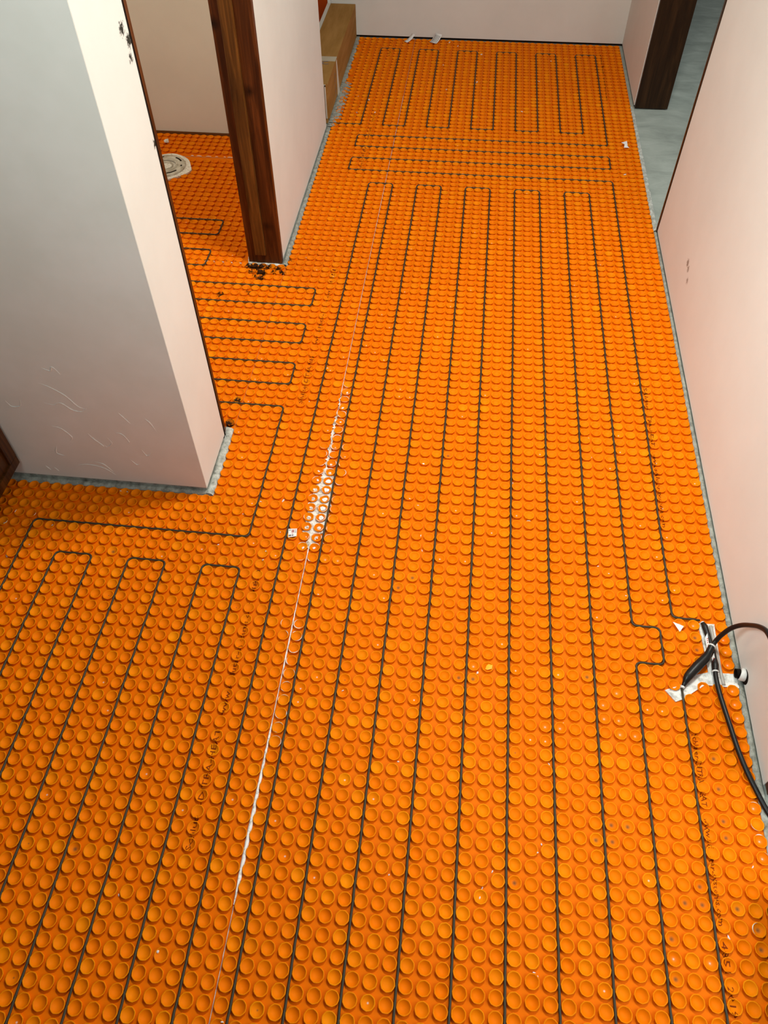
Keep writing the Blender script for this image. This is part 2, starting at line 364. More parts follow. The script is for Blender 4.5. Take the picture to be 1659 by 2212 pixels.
    for i, (a, d_) in enumerate(centres):
        k = (a, int(round(d_)))
        if k in DARK: c[i, -1:, 0] = .9; c[i, -(SEG+1):-1, 0] = .6; c[i, -(2*SEG+1):-(SEG+1), 0] = .1
        elif k in WHITE: c[i, -1:, 1] = .75; c[i, -(SEG+1):-1, 1] = .04
        else:
            r_ = random.random()
            if r_ < .025: c[i, -1:, 1] = 1
            elif r_ < .04: c[i, -1:, 0] = .8
    at_ = me.color_attributes.new('wear_and_rim_light', 'FLOAT_COLOR', 'POINT'); at_.data.foreach_set('color', col.ravel())
    me.update(); me.validate()
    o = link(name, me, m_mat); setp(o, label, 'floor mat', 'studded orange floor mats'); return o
def grid(u0, u1, v0, v1, f=None):
    return [(a+.5, float(c)) for a in range(u0, u1) for c in range(v0, v1+1) if f is None or f(a+.5, c)]
SM = 'membrane_sheet'
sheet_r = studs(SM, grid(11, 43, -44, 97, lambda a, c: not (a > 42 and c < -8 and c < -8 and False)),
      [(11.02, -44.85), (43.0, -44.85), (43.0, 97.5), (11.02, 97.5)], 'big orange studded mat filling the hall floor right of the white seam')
# left of the seam: hall strip plus the area in front of the pale pier
def lf(a, c):
    if c < 51 and a < 2: return False
    if 43 <= c <= 50 and a < 2.1: return False
    if c < -15 and a < 2.9 and (c*7) % 3 < 1: return False
    return True
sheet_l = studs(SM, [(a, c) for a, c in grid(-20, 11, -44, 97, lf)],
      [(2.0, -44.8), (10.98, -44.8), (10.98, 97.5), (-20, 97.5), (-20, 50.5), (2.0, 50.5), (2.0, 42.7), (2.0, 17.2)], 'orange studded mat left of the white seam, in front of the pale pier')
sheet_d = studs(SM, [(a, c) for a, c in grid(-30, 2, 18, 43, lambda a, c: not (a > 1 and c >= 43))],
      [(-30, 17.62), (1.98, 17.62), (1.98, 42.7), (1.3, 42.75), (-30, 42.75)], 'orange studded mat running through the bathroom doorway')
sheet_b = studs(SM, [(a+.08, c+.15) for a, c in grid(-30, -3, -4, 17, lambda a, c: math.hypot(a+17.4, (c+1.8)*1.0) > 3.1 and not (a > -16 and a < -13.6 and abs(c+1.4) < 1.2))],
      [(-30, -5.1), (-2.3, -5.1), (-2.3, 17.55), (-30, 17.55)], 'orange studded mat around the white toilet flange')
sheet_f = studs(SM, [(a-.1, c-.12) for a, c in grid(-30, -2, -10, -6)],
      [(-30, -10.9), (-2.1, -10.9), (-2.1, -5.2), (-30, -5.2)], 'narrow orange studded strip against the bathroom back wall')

# lettering printed on the mats (draped over the studs)
def lettering(parent, text, u, v0, v1, up=False, size=.5):
    cu = bpy.data.curves.new('t', 'FONT'); cu.body = text; cu.size = size; cu.resolution_u = 1; cu.offset = .0
    t = bpy.data.objects.new('t', cu); C.objects.link(t); bpy.context.view_layer.update()
    me = bpy.data.meshes.new_from_object(t.evaluated_get(bpy.context.evaluated_depsgraph_get()))
    bpy.data.objects.remove(t); xs = [v.co.x for v in me.vertices]; k = abs(v1-v0)/max(xs)
    bm = bmesh.new(); bm.from_mesh(me); bmesh.ops.triangulate(bm, faces=bm.faces)
    for v in bm.verts: v.co.x *= k
    for _ in range(2):
        e = [e for e in bm.edges if e.calc_length() > .12]
        bmesh.ops.subdivide_edges(bm, edges=e, cuts=1, use_grid_fill=False); bmesh.ops.triangulate(bm, faces=bm.faces)
    for v in bm.verts:
        if up: uu, vv = u + .17 - v.co.y, v0 - v.co.x
        else:  uu, vv = u - .17 + v.co.y, v0 + v.co.x
        v.co = P(uu, vv, height(uu, vv)+.012)
    bm.to_mesh(me); bm.free(); me.materials.clear(); me.materials.append(m_print)
    o = bpy.data.objects.new('printed_lettering', me); C.objects.link(o); o.parent = parent; o['label'] = 'dark printed lettering'
A_, W_ = 'Schluter-DITRA-HEAT', 'www.schluter-systems.com'
for sh, u, items in ((sheet_r, 39.45, ((A_, 67.4, 72.2), (W_, 72.9, 79.0), ('4851', 79.8, 81.4), ('2019', 82.0, 83.5), ('0713', 84.2, 86))),
                     (sheet_r, 39.42, ((A_, 33.6, 41), (W_, 42, 50))), (sheet_r, 39.9, ((A_, -41, -34), (W_, -33, -26)))):
    for tx, a, c in items: lettering(sh, tx, u, a, c)
for u, items in ((7.48, ((A_, 78.4, 70.5), (W_, 69.5, 60.5), ('4851', 59.6, 57.6))), (7.42, ((A_, 38.9, 31.5), (W_, 30.5, 21.5), ('4851', 20.5, 17.8))), (7.42, ((A_, -3.2, -10), (W_, -11, -19), (A_, -38, -44)))):
    for tx, a, c in items: lettering(sheet_l, tx, u, a, c, True)

# ------------------------------------------------------------------ mortar left on and beside the mats
def stuffm(o, label, cat='mortar', group=None): return setp(o, label, cat, group)
o = prism('mortar_patch', CH, -.245, -.15, m_mortar)
bm = bmesh.new(); bm.from_mesh(o.data); bmesh.ops.triangulate(bm, faces=bm.faces); bmesh.ops.subdivide_edges(bm, edges=bm.edges, cuts=5, use_grid_fill=True)
for v in bm.verts:
    if v.co.z > -.17*S: v.co.z += random.uniform(-.03, .03)*S
bm.to_mesh(o.data); bm.free()
m_patch, nt, b = mat('pale_mortar', (.7, .7, .66), .8, .2)
noise_mix(nt, b, (.40, .39, .35), (.86, .85, .81), 70, 8, .65, None, .3, .55); bump(nt, b, 160, .6, .002, 6)
o.data.materials.clear(); o.data.materials.append(m_patch)
stuffm(o, 'white-grey mortar filling the channel cut in the mat by the right wall')
o = ribbon('mortar_strip', [(43.0, 7.0), (42.97, 40), (42.92, 62.5), (42.88, 71.5), (42.9, 80)], [(43.3, 7.0), (43.32, 40), (43.36, 62.5), (43.36, 71.0), (44.4, 80)], -.1, m_mortar, .03, .05, 4, .3)
stuffm(o, 'rough mortar strip along the foot of the right wall')
o = ribbon('mortar_strip', [(42.95, -24.2), (42.95, -8), (42.95, 6.8)], [(43.35, -24.2), (43.45, -8), (43.5, 6.8)], -.12, m_notch, .04, .05, 3, .3)
stuffm(o, 'pale broken mortar edge between the orange mat and the side room floor')
o = ribbon('mortar_strip', [(1.5, 17.6), (1.5, 8), (1.5, -14.3)], [(2.12, 17.6), (2.08, 8), (2.1, -14.3)], -.02, m_mortar, .03, .06, 5, .3)
stuffm(o, 'grey mortar strip along the wall behind the doorway post')
n_ = 56; ls = []; rs = []
for i in range(n_+1):
    v = -14.5 - 30.2*i/n_; ls.append((1.4, v)); rs.append((2.2 + (.75*(i % 2) if 4 < i < 26 else .1*(i % 2)) + (.25 if i < 26 else -.05), v))
o = ribbon('mortar_strip', ls, rs, -.04, m_mortar, .03, .03, 5, .6)
stuffm(o, 'grey mortar strip with comb teeth beside the cardboard-covered curb')
o = ribbon('mortar_strip', [(-15.9, 49.9), (-5, 49.9), (1.5, 49.9)], [(-15.9, 50.7), (-5, 50.5), (2.0, 50.42)], -.06, m_mortar, .015, .015, 4, .3)
stuffm(o, 'grey mortar strip under the camera-facing side of the pale pier')
o = ribbon('mortar_strip', [(1.38, 50.4), (1.38, 47), (1.3, 43.3), (1.1, 42.6)], [(2.06, 50.5), (2.12, 47.5), (2.12, 45), (1.96, 42.7)], -.02, m_notch, .03, .03, 5, .14)
me = o.data
for v in me.vertices:                                  # notched-trowel ridges
    if v.co.z > -.1*S: v.co.z += .05*S*math.sin(-v.co.y/S*2*math.pi/.42)
stuffm(o, 'notched pale mortar at the foot of the doorway side of the pier')
o = ribbon('mortar_strip', [(-2.6, 16.3), (-2.3, 17.45), (1.6, 17.6)], [(-2.3, 16.2), (-2.2, 17.2), (1.5, 17.25)], -.1, m_patch, .03, .03, 3, .2)
stuffm(o, 'thin pale mortar bead around the foot of the brown doorway post')
# white smear between the studs along the seam, white-filled cups
SL = [(11.0,37.2),(10.98,38.4),(10.95,40.3),(10.93,42.6),(10.92,44.3),(10.92,46.5),(10.8,47.56),(10.5,48.7),(10.3,50),(10.35,51.7),(10.2,53.3),(10.75,54.3),(10.98,55.2)]
SR = [(11.06,37.2),(11.08,38.4),(11.16,40.3),(11.18,42.6),(11.18,44.3),(11.2,46.5),(11.8,47.4),(12.05,48.95),(12.05,50.4),(12.0,52.0),(11.9,53.4),(11.4,54.3),(11.04,55.2)]
o = ribbon('white_mortar_smear', SL, SR, -.165, m_smear, .13, .012, 8, .16, skirt=False)
stuffm(o, 'bright white mortar smear between the studs beside the small printed label')
def seam(rows, label, z=-.1):
    l = []; r = []
    for v, w_ in rows: l.append((11-w_, v)); r.append((11+w_, v))
    o = ribbon('seam_filler', l, r , z, m_whitem, min(.02, min(w for _, w in rows)*.7), .02, 4, .2); return stuffm(o, label, 'seam filler')
seam([(55.2, .04), (57, .02), (60, .018), (62, .045), (65, .055), (66.5, .018), (69.5, .018), (70.2, .07), (73.5, .1), (76, .14), (79.5, .12), (80.6, .04), (81, .02)], 'white filler line in the seam running down to the bottom of the picture', -.04)
seam([(-24.6, .02), (-19, .01), (3.5, .018), (10, .008), (30, .012), (37.2, .03)], 'faint thin pale seam line in the far half of the hall floor', -.14)
seam([(81, .012), (88, .01)], 'hairline seam at the bottom edge left of centre', -.15)
def vseam(u0, u1, v, label, dash):
    u = u0; vs = []; fs = []
    while u < u1:
        L_ = random.uniform(.2, .8); w_ = random.uniform(.03, .08); n0 = len(vs)
        vs += [(u, v-w_, -.12), (u+L_, v-w_*.6, -.12), (u+L_, v+w_, -.12), (u, v+w_*.5, -.12), (u+L_/2, v, -.05)]
        fs += [(n0, n0+1, n0+4), (n0+1, n0+2, n0+4), (n0+2, n0+3, n0+4), (n0+3, n0, n0+4)]; u += L_ + random.uniform(*dash)
    return setp(mesh('seam_filler', vs, fs, m_whitem), label, 'seam filler', None, 'stuff')
vseam(-15, -9.8, -5.15, 'broken white line across the bathroom mat behind the toilet flange', (.1, .9))
vseam(-7.2, -2.4, 17.6, 'broken white line across the doorway left of the brown post', (.1, .7))
def blob(name, u, v, z, r, h, m, seed, squash=1.0, group=None, label=None, cat='debris'):
    rd = random.Random(seed); bm = bmesh.new(); bmesh.ops.create_icosphere(bm, subdivisions=1, radius=1)
    for q in bm.verts:
        k = rd.uniform(.65, 1.2); q.co = Vector((q.co.x*r*k, q.co.y*r*squash*k, q.co.z*h*rd.uniform(.7, 1.1)))*S
    me = bpy.data.meshes.new(name); bm.to_mesh(me); bm.free()
    o = link(name, me, m); o.location = P(u, v, z); o.rotation_euler = (0, 0, rd.uniform(0, 6)); setp(o, label, cat, group); return o
def rim_ring(cu, cv, a0, a1, w_=.06, z=.004, r=.40):
    n = 10; vs = []; fs = []
    for i in range(n+1):
        a = a0+(a1-a0)*i/n; ww = w_*math.sin(math.pi*(i+.3)/(n+.6))
        for rr, zz in ((r-ww, z), (r, z+.02), (r+ww*.6, z)): vs.append((cu+rr*math.cos(a), cv+rr*math.sin(a), zz))
    for i in range(n): fs += [(3*i, 3*i+1, 3*i+4, 3*i+3), (3*i+1, 3*i+2, 3*i+5, 3*i+4)]
    return vs, fs
ONUM = ['first', 'second', 'third', 'fourth', 'fifth', 'sixth', 'seventh', 'eighth', 'ninth', 'tenth', 'eleventh', 'twelfth', 'thirteenth', 'fourteenth', 'fifteenth']
full = [(11.5,48),(11.5,49),(11.5,50),(11.5,51),(11.5,52)]
part = [(11.5,53),(10.5,48),(10.5,49),(10.5,51),(10.5,53),(11.5,55),(11.5,54),(11.5,47),(11.5,46),(11.5,37),(11.5,39),(11.5,41),(10.5,47),(10.5,52),(10.5,55)]
for i, (a, c) in enumerate(full):
    blob('mortar_dab', a, c, -.09, .26, .05, m_whitem, i, 1, 'white mortar dabs filling stud cups', ONUM[i] + ' from the far end of the five filled white stud cups', 'mortar')
for i, (a, c) in enumerate(part):
    blob('mortar_dab', a+random.uniform(-.08, .08), c+random.uniform(-.08, .08), -.12, random.uniform(.10, .18), .04, m_whitem, 50+i, .7, 'small white mortar dabs in stud cups', ONUM[sorted(part, key=lambda t: (t[1], t[0])).index((a, c))] + ' from the far end of the small white dabs along the seam', 'mortar')
vs = []; fs = []
for a, c in [(11.5, k) for k in range(36, 57)] + [(10.5, k) for k in range(44, 57)] + [(12.5, k) for k in range(44, 56)] + [(10.5, 62), (10.5, 63)] + [(11.5, k) for k in range(62, 72)] + [(42.5, 72), (42.5, 73), (42.5, 74), (42.5, 75), (41.5, 79), (-15.5, 54), (-13.5, 54), (-12.5, 54), (-14.5, 55)]:
    for _ in range(1 if a != 11.5 else 2):
        a0 = random.uniform(0, 6.28); q, f = rim_ring(a, c, a0, a0+random.uniform(.7, 2.4), random.uniform(.012, .035), .003, random.choice([.40, .385, .36])); n0 = len(vs); vs += q; fs += [tuple(k+n0 for k in x) for x in f]
setp(mesh('mortar_smudge', vs, fs, m_whitem), 'thin white mortar smudges on the stud rims along the seam and wall', 'mortar', None, 'stuff')

# ------------------------------------------------------------------ heating cable
def path(pts, r=.42):
    out = []; n = len(pts)
    for i, p in enumerate(pts):
        p = Vector((p[0], p[1]))
        if i in (0, n-1): out.append(p); continue
        a = (Vector(pts[i-1])-p); c = (Vector(pts[i+1])-p)
        if abs(a.normalized().dot(c.normalized())+1) < 1e-3: out.append(p); continue
        rr = min(r, a.length*.49, c.length*.49); a.normalize(); c.normalize()
        for k in range(6):
            t = k/5; A = p+a*rr; B = p+c*rr; out.append(A*(1-t)**2 + p*2*t*(1-t) + B*t*t)
    res = []
    for i in range(len(out)-1):
        L_ = (out[i+1]-out[i]).length; n = max(1, int(L_/.5)); d_ = (out[i+1]-out[i]); nrm = Vector((-d_.y, d_.x)).normalized() if L_ > 1e-6 else Vector((0, 0))
        for k in range(n):
            q = out[i].lerp(out[i+1], k/n)
            if k: q = q + nrm*random.uniform(-.018, .018)
            res.append((q.x, q.y, -.055+random.uniform(-.01, .01)))
    res.append((out[-1].x, out[-1].y, -.055)); return res
B = 95.5
main = [(41.0, 58.55), (39, 58.5), (39, -3.5), (6, -3.5), (6, -6.5), (39, -6.5), (39, -9.5), (6, -9.5), (6, -12.5), (39, -12.5), (39, -40.5),
        (36, -40.5), (36, -15.5), (33, -15.5), (33, -40.5), (30, -40.5), (30, -15.5), (27, -15.5), (27, -40.5), (24, -40.5), (24, -15.5), (21, -15.5), (21, -40.5), (18, -40.5), (18, -15.5), (15, -15.5), (15, -40.5), (12, -40.5), (12, -15.5), (9, -15.5), (9, -40.5), (6, -40.5), (6, -15.5), (1.65, -15.5)]
low = [(39.0, 64.2), (39, B), (36, B), (36, 62.5), (38, 62.5), (38, 59.5), (36, 59.5), (36, -.5), (33, -.5), (33, B), (30, B), (30, -.5), (27, -.5), (27, B), (24, B), (24, -.5), (21, -.5), (21, B), (18, B), (18, -.5), (15, -.5), (15, B), (12, B), (12, -.5), (9, -.5), (9, B), (6, B), (6, 57.5), (3, 57.5), (3, B), (0, B), (0, 57.5), (-3, 57.5), (-3, B), (-6, B), (-6, 57.5), (-9, 57.5), (-9, B), (-12, B), (-12, 54.5), (6, 54.5), (6, 39.5), (-21, 39.5), (-21, 36.5), (6, 36.5), (6, 33.5), (-21, 33.5), (-21, 30.5), (6, 30.5), (6, 27.5), (-21, 27.5), (-21, 24.5), (6, 24.5), (6, 21.5), (-21, 21.5), (-21, 18.5), (-7, 18.5), (-7, 15.5), (-21, 15.5), (-21, 12.5), (-7, 12.5), (-7, 9.5), (-21, 9.5)]
e = empty('heating_cable', (39, 58.5, 0), label='thin olive-brown heating cable looped back and forth between the studs', cat='cable')
tube('cable_run', path(main), .08, m_cable, e, 8)
tube('cable_run', path(low), .08, m_cable, e, 8)

# cold leads and splices
def lead(label, sl, sr, cabpts, tagbox=None, rings=()):
    e = empty('cold_lead', (sl[0][0], sl[0][1], 0), label=label, cat='cable')
    sp_ = spline(sl, 6); n = len(sp_); rad = []
    for i in range(n):
        t = i/(n-1)*(len(sr)-1); k = min(int(t), len(sr)-2); rad.append(sr[k]+(sr[k+1]-sr[k])*(t-k))
    tube('splice_sleeve', sp_, .2, m_black, e, 12, True, rad)
    cb = spline(cabpts, 8); tube('power_cable', cb, .17, m_black, e, 12)
    for (p, q, rr) in rings: tube('sleeve_rim', [p, q], rr, m_white, e, 14)
    return e
e1 = lead('black splice lying in the mortar channel, its cable running down along the right wall',
     [(41.1, 58.72, .02), (41.25, 59.1, .05), (41.34, 59.75, .08), (41.4, 60.1, .1), (41.5, 61.0, .12), (41.5, 61.7, .14), (41.5, 62.2, .14), (41.42, 62.75, .14)],
     [.12, .22, .2, .15, .17, .18, .24, .22],
     [(41.44, 62.7, .14), (41.40, 63.3, .16), (41.45, 64.4, .2), (41.6, 65.6, .22), (41.78, 66.8, .22), (42.0, 68.2, .2), (42.27, 69.4, .18), (42.7, 70.7, .1), (43.3, 72.2, .0), (44.4, 74.2, -.05), (46.5, 76.0, -.05)],
     rings=[((41.43, 62.72, .14), (41.425, 62.8, .14), .235), ((41.11, 58.74, .03), (41.13, 58.8, .03), .15)])
e2 = lead('thick tapered black splice with its cable arching up in front of the right wall',
     [(39.04, 64.15, .0), (39.2, 63.85, .1), (39.45, 63.4, .3), (40.1, 62.65, .45), (40.75, 61.95, .55), (41.0, 61.55, .62), (41.3, 61.0, .7)],
     [.10, .17, .31, .35, .31, .24, .24],
     [(41.2, 61.15, .7), (41.5, 60.75, .9), (41.75, 60.55, 1.5), (42.1, 60.45, 2.3), (42.5, 60.55, 3.0), (42.75, 60.95, 3.8), (42.93, 61.7, 4.9), (43.03, 62.6, 5.6), (43.05, 64.2, 5.9), (43.05, 66.5, 5.6), (43.05, 70, 5.4)],
     rings=[((39.02, 64.2, .0), (39.08, 64.08, .02), .14), ((41.22, 61.12, .7), (41.27, 61.04, .7), .27)])
for pu, pv, z0, L_ in ((41.12, 60.15, .12, .75), (41.34, 61.75, .16, .5)):
    o = mesh('tag_label', [(pu-.05, pv, z0+.1), (pu+.13, pv-.35, z0+.2), (pu+.16, pv+L_, z0+.12), (pu-.0, pv+L_, z0+.02), (pu-.05, pv, z0+.07), (pu+.13, pv-.35, z0+.17), (pu+.16, pv+L_, z0+.09), (pu-.0, pv+L_, z0-.01)],
         [(0, 1, 2, 3), (4, 5, 6, 7), (0, 1, 5, 4), (1, 2, 6, 5), (2, 3, 7, 6), (3, 0, 4, 7)], m_paper, e1)
    o['label'] = 'white tag with red print'
    vs = []; fs = []
    for k in range(3):
        a = pv+.1+k*.14; n0 = len(vs); vs += [(pu+.02, a, z0+.175-.03*k), (pu+.12, a-.05, z0+.205-.03*k), (pu+.12, a, z0+.205-.03*k), (pu+.02, a+.05, z0+.175-.03*k)]; fs.append((n0, n0+1, n0+2, n0+3))
    q = mesh('print', vs, fs, m_red); q.parent = o; q.matrix_parent_inverse = o.matrix_parent_inverse.inverted() @ Matrix.Identity(4); q.matrix_parent_inverse = Matrix.Translation(e1.location).inverted() @ Matrix.Identity(4) if False else Matrix.Identity(4)
o = tube('sensor_tube', spline([(41.75, 58.9, -.14), (41.8, 60.5, -.13), (41.88, 62.2, -.13), (41.97, 63.6, -.14)], 6), .12, m_foil)
setp(o, 'grey sensor tube pressed into the mortar channel beside the black splices', 'tube')
# conduit in the wall
e = empty('conduit', (43.3, 62.7, .3), label='white flexible conduit stub poking from the right wall at floor level', cat='conduit')
tube('corrugated_tube', [(42.72+.045*i, 62.85, .36) for i in range(11)], .3, m_dark, e, 16, False, [.24 if i % 2 else .34 for i in range(11)])
tube('conduit_collar', [(42.98, 62.9, .42), (43.04, 62.92, .42), (43.3, 62.95, .42)], .5, m_white, e, 18, False, [.40, .46, .47])
tube('conduit_liner', [(42.97, 62.9, .42), (43.25, 62.93, .42)], .37, m_foil, e, 18, False)
o = tube('wall_hole', [(43.28, 63.12, .46), (43.305, 63.12, .46)], .55, m_dark, None, 18); setp(o, 'dark ragged hole in the right wall around the white conduit', 'hole')

# ------------------------------------------------------------------ toilet flange
e = empty('toilet_flange', (-17.4, -1.8, 0), label='white toilet flange set in the orange bathroom floor', cat='toilet flange')
def disc(name, cu, cv, prof_, m, par, seg=36, ju=0):
    vs = []; fs = []
    for r, z in prof_:
        for k in range(seg): a = 2*math.pi*k/seg; vs.append((cu+r*math.cos(a), cv+r*math.sin(a), z))
    for i in range(len(prof_)-1):
        for k in range(seg): fs.append((i*seg+k, i*seg+(k+1) % seg, (i+1)*seg+(k+1) % seg, (i+1)*seg+k))
    return mesh(name, vs, fs, m, par, True)
disc('flange_ring', -17.4, -1.8, [(2.6, -.15), (2.62, .18), (2.55, .26), (1.75, .26), (1.7, .2), (1.62, .2), (1.6, .3), (1.5, .32), (1.38, .3), (1.36, .2)], m_pvc, e)
disc('drain_pipe', -17.4, -1.8, [(1.36, .2), (1.34, -.1), (1.2, -.14), (.0, -.16)], m_foil, e)
disc('pipe_lip', -17.4, -1.8, [(1.02, -.12), (1.02, .24), (.92, .26), (.86, .22), (.86, -.12)], m_pvc, e)
for a0, a1 in ((.55, 1.15), (1.9, 2.6), (-.05, .1), (-1.2, -.55), (-2.5, -1.9), (3.0, 3.3)):
    vs = []; n = 10
    for z in (.262, .275):
        for rr in (2.02, 2.24):
            for i in range(n+1): a = a0+(a1-a0)*i/n; vs.append((-17.4+rr*math.cos(a), -1.8-rr*math.sin(a), z))
    w_ = n+1; fs = [(2*w_+i, 2*w_+i+1, 3*w_+i+1, 3*w_+i) for i in range(n)] + [(i, i+1, w_+i+1, w_+i) for i in range(n)] + [(i, i+1, 2*w_+i+1, 2*w_+i) for i in range(n)] + [(w_+i, w_+i+1, 3*w_+i+1, 3*w_+i) for i in range(n)]
    mesh('bolt_slot', vs, fs, m_dark, e)
pts = [(-17.4+3.25*math.cos(a)*(1+.04*math.sin(5*a)), -1.8+3.25*math.sin(a)*(1+.05*math.cos(4*a))) for a in [k*math.pi/18 for k in range(36)]]
pts[0] = (-13.85, -1.4); pts[1] = (-14.0, -.9); pts[35] = (-14.1, -2.1); pts[34] = (-14.35, -2.7); pts[2] = (-14.3, -.4)
o = prism('mortar_patch', pts, -.188, .02, m_whitem); stuffm(o, 'pale mortar collar around the white toilet flange')

# ------------------------------------------------------------------ shower curb under cardboard
e = empty('shower_curb', (0, -30, 0), label='long low shower curb wrapped in brown cardboard along the left wall', cat='curb')
box('curb_core', -2.2, 1.35, -44.6, -16.4, -.2, 4.3, m_whitem, e)
o = box('cardboard_cover', -2.35, 1.55, -44.7, -24.2, -.12, 4.5, m_card, e, 0, .06)
o = mesh('cardboard_cover', *boxv(-2.35, 1.62, -24.5, -16.3, .15, 4.62), m_card, e)
o = box('end_cardboard', -2.0, 1.46, -16.3, -15.6, -.15, 4.75, m_card, e)
vs_, fs_ = [], []
for k in ((1.30, 1.46, -15.6, -15.5, .5, 4.8), (.6, 1.46, -15.6, -15.5, 4.6, 4.85)):
    q, f = boxv(*k); n0 = len(vs_); vs_ += q; fs_ += [tuple(i+n0 for i in x) for x in f]
o = mesh('cut_edge', vs_, fs_, m_cardw, e); o['label'] = 'white cut edge'
o = box('cut_edge', -2.85, -2.35, -44.7, -16, 4.1, 4.55, m_cardw, e); o['label'] = 'white cut edge'
o = mesh('cut_edge', [(1.66, -24.3, 4.5), (1.66, -23.9, 4.3), (1.72, -23.8, -.1), (1.72, -25.2, -.1), (1.60, -24.3, 4.5), (1.6, -23.9, 4.3), (1.6, -23.8, -.1), (1.6, -25.2, -.1)], [(0, 1, 2, 3), (4, 5, 6, 7), (0, 1, 5, 4), (1, 2, 6, 5), (2, 3, 7, 6), (3, 0, 4, 7)], m_cardw, e); o['label'] = 'pale torn edge'
o = box('tape', -2.3, 1.6, -24.9, -23.4, 4.6, 4.64, m_tape, e); o['label'] = 'strip of clear tape'
def text_flat(s, size, loc, rotz, m, par, name='lettering'):
    cu = bpy.data.curves.new('t', 'FONT'); cu.body = s; cu.size = size*S; cu.extrude = .0002; cu.resolution_u = 2
    t = bpy.data.objects.new('t', cu); C.objects.link(t); bpy.context.view_layer.update()
    me = bpy.data.meshes.new_from_object(t.evaluated_get(bpy.context.evaluated_depsgraph_get())); bpy.data.objects.remove(t)
    me.transform(Matrix.Translation(P(*loc)) @ Matrix.Rotation(rotz, 4, 'Z')); me.materials.clear(); me.materials.append(m)
    o = bpy.data.objects.new(name, me); C.objects.link(o)
    if par: put(o, par)
    return o
text_flat('VC', 1.5, (-1.1, -22.1, 4.65), math.radians(8), m_grey, e, 'box_lettering')
vs = []; fs = []
for k in range(7):
    n0 = len(vs); z = 3.6-.45*k; vs += [(1.63, -22.3, z), (1.63, -21.9, z), (1.63, -21.9, z-.22), (1.63, -22.3, z-.22)]; fs.append((n0, n0+1, n0+2, n0+3))
mesh('box_print', vs, fs, m_grey, e)
o = box('shower_membrane', -30, -2.9, -45.1, -44.8, -.1, 60, m_shower); setp(o, 'dark orange waterproof sheet on the shower wall behind the curb', 'membrane')
setp(box('shower_floor', -30, -2.85, -44.8, -16, -.2, -.05, m_shower), 'dark orange shower floor behind the cardboard-covered curb', 'shower floor')
setp(box('corner_bead', -2.85, -2.35, -45.0, -44.75, 4.5, 60, m_white), 'white corner bead above the far end of the curb', 'corner bead')
setp(box('wall_shower', -34, -30, -47, -14, -.2, 80, m_paint), kind='structure')

# ------------------------------------------------------------------ cabinet at the left edge
e = empty('vanity_cabinet', (-16, 55, 0), label='reddish-brown wooden cabinet end at the left edge against the pale pier', cat='cabinet')
box('side_panel', -15.0, -14.32, 50.4, 64, 2.1, 27, m_cab, e, 0, .03)
box('body', -27, -15.0, 50.4, 63.8, 2.3, 27, m_cab, e)
box('bottom_rail', -15.0, -14.12, 50.4, 64, 2.1, 2.95, m_cab, e, 0, .03)
box('frame_stile', -14.32, -14.1, 50.4, 51.5, 3.0, 27, m_cab, e, 0, .02)
box('toe_kick', -27, -16.6, 51.2, 62.5, .02, 2.3, m_woodd, e)

# ------------------------------------------------------------------ loose bits on the mat
def thin(name, pts, m, label, cat='paper scrap', th=.03, bend=0.0):
    n = len(pts); vs = [(u, v, z) for u, v, z in pts] + [(u, v, z+th) for u, v, z in pts]
    fs = [tuple(range(n)), tuple(range(n, 2*n))] + [(i, (i+1) % n, n+(i+1) % n, n+i) for i in range(n)]
    return setp(mesh(name, vs, fs, m), label, cat)
thin('paper_scrap', [(38.98, 58.95, .03), (39.72, 59.25, .06), (39.38, 59.75, .04)], m_paper, 'white triangular paper scrap left of the upper black splice')
def curl(name, cu, cv, rot, w_, L_, label, stripes=False):
    e = empty(name, (cu, cv, 0), label=label, cat='paper scrap'); vs = []; fs = []; n = 8; c, s = math.cos(rot), math.sin(rot)
    def pt(a, t, lift=0): x = a*w_; y = t*L_; z = .05+.75*t*t+lift; return (cu+x*c-y*s, cv+x*s+y*c, z)
    for i in range(n+1): vs += [pt(-.5, -i/n), pt(.5, -i/n)]
    k = len(vs)
    for i in range(n+1): vs += [pt(-.5, -i/n, .03), pt(.5, -i/n, .03)]
    for i in range(n): a = 2*i; fs += [(a, a+1, a+3, a+2), (k+a, k+a+1, k+a+3, k+a+2), (a, a+2, k+a+2, k+a), (a+1, a+3, k+a+3, k+a+1)]
    mesh('paper', vs, fs, m_paper, e, True)
    if stripes:
        vs = []; fs = []
        for q in (-.3, -.1, .1, .3):
            for i in range(1, n): a = len(vs); vs += [pt(q-.035, -i/n, .04), pt(q+.035, -i/n, .04)]; 
            a = len(vs)-2*(n-1)
            for i in range(n-2): fs.append((a+2*i, a+2*i+1, a+2*i+3, a+2*i+2))
        o = mesh('printed_line', vs, fs, m_grey, e); o['label'] = 'grey printed lines'
    return e
curl('paper_curl', 13.9, -42.9, .5, 1.25, 1.7, 'curled white paper strip with grey printed lines by the back wall', True)
curl('paper_curl', 9.6, -42.9, .8, .7, 1.6, 'crumpled white paper curl at the back wall, left of the striped one')
thin('paper_scrap', [(9.6, -43.1, .06), (10.4, -43.2, .3), (10.9, -43.9, .2), (10.2, -44.1, .05)], m_paper, 'small folded white scrap between the two paper curls')
thin('paper_scrap', [(40.8, -13.2, .1), (41.5, -13.4, .25), (41.55, -12.4, .05), (41.7, -11.9, .12), (41.05, -12.0, .06), (41.15, -12.6, .2)], m_paper, 'bow-shaped white scrap near the side-room opening')
e = empty('printed_label', (9.45, 53.8, 0), label='small white printed label lying left of the white mortar smear', cat='label')
q = [(9.08, 53.45), (9.78, 53.35), (9.86, 54.1), (9.22, 54.28)]
prism('paper', q, .01, .04, m_paper, e)
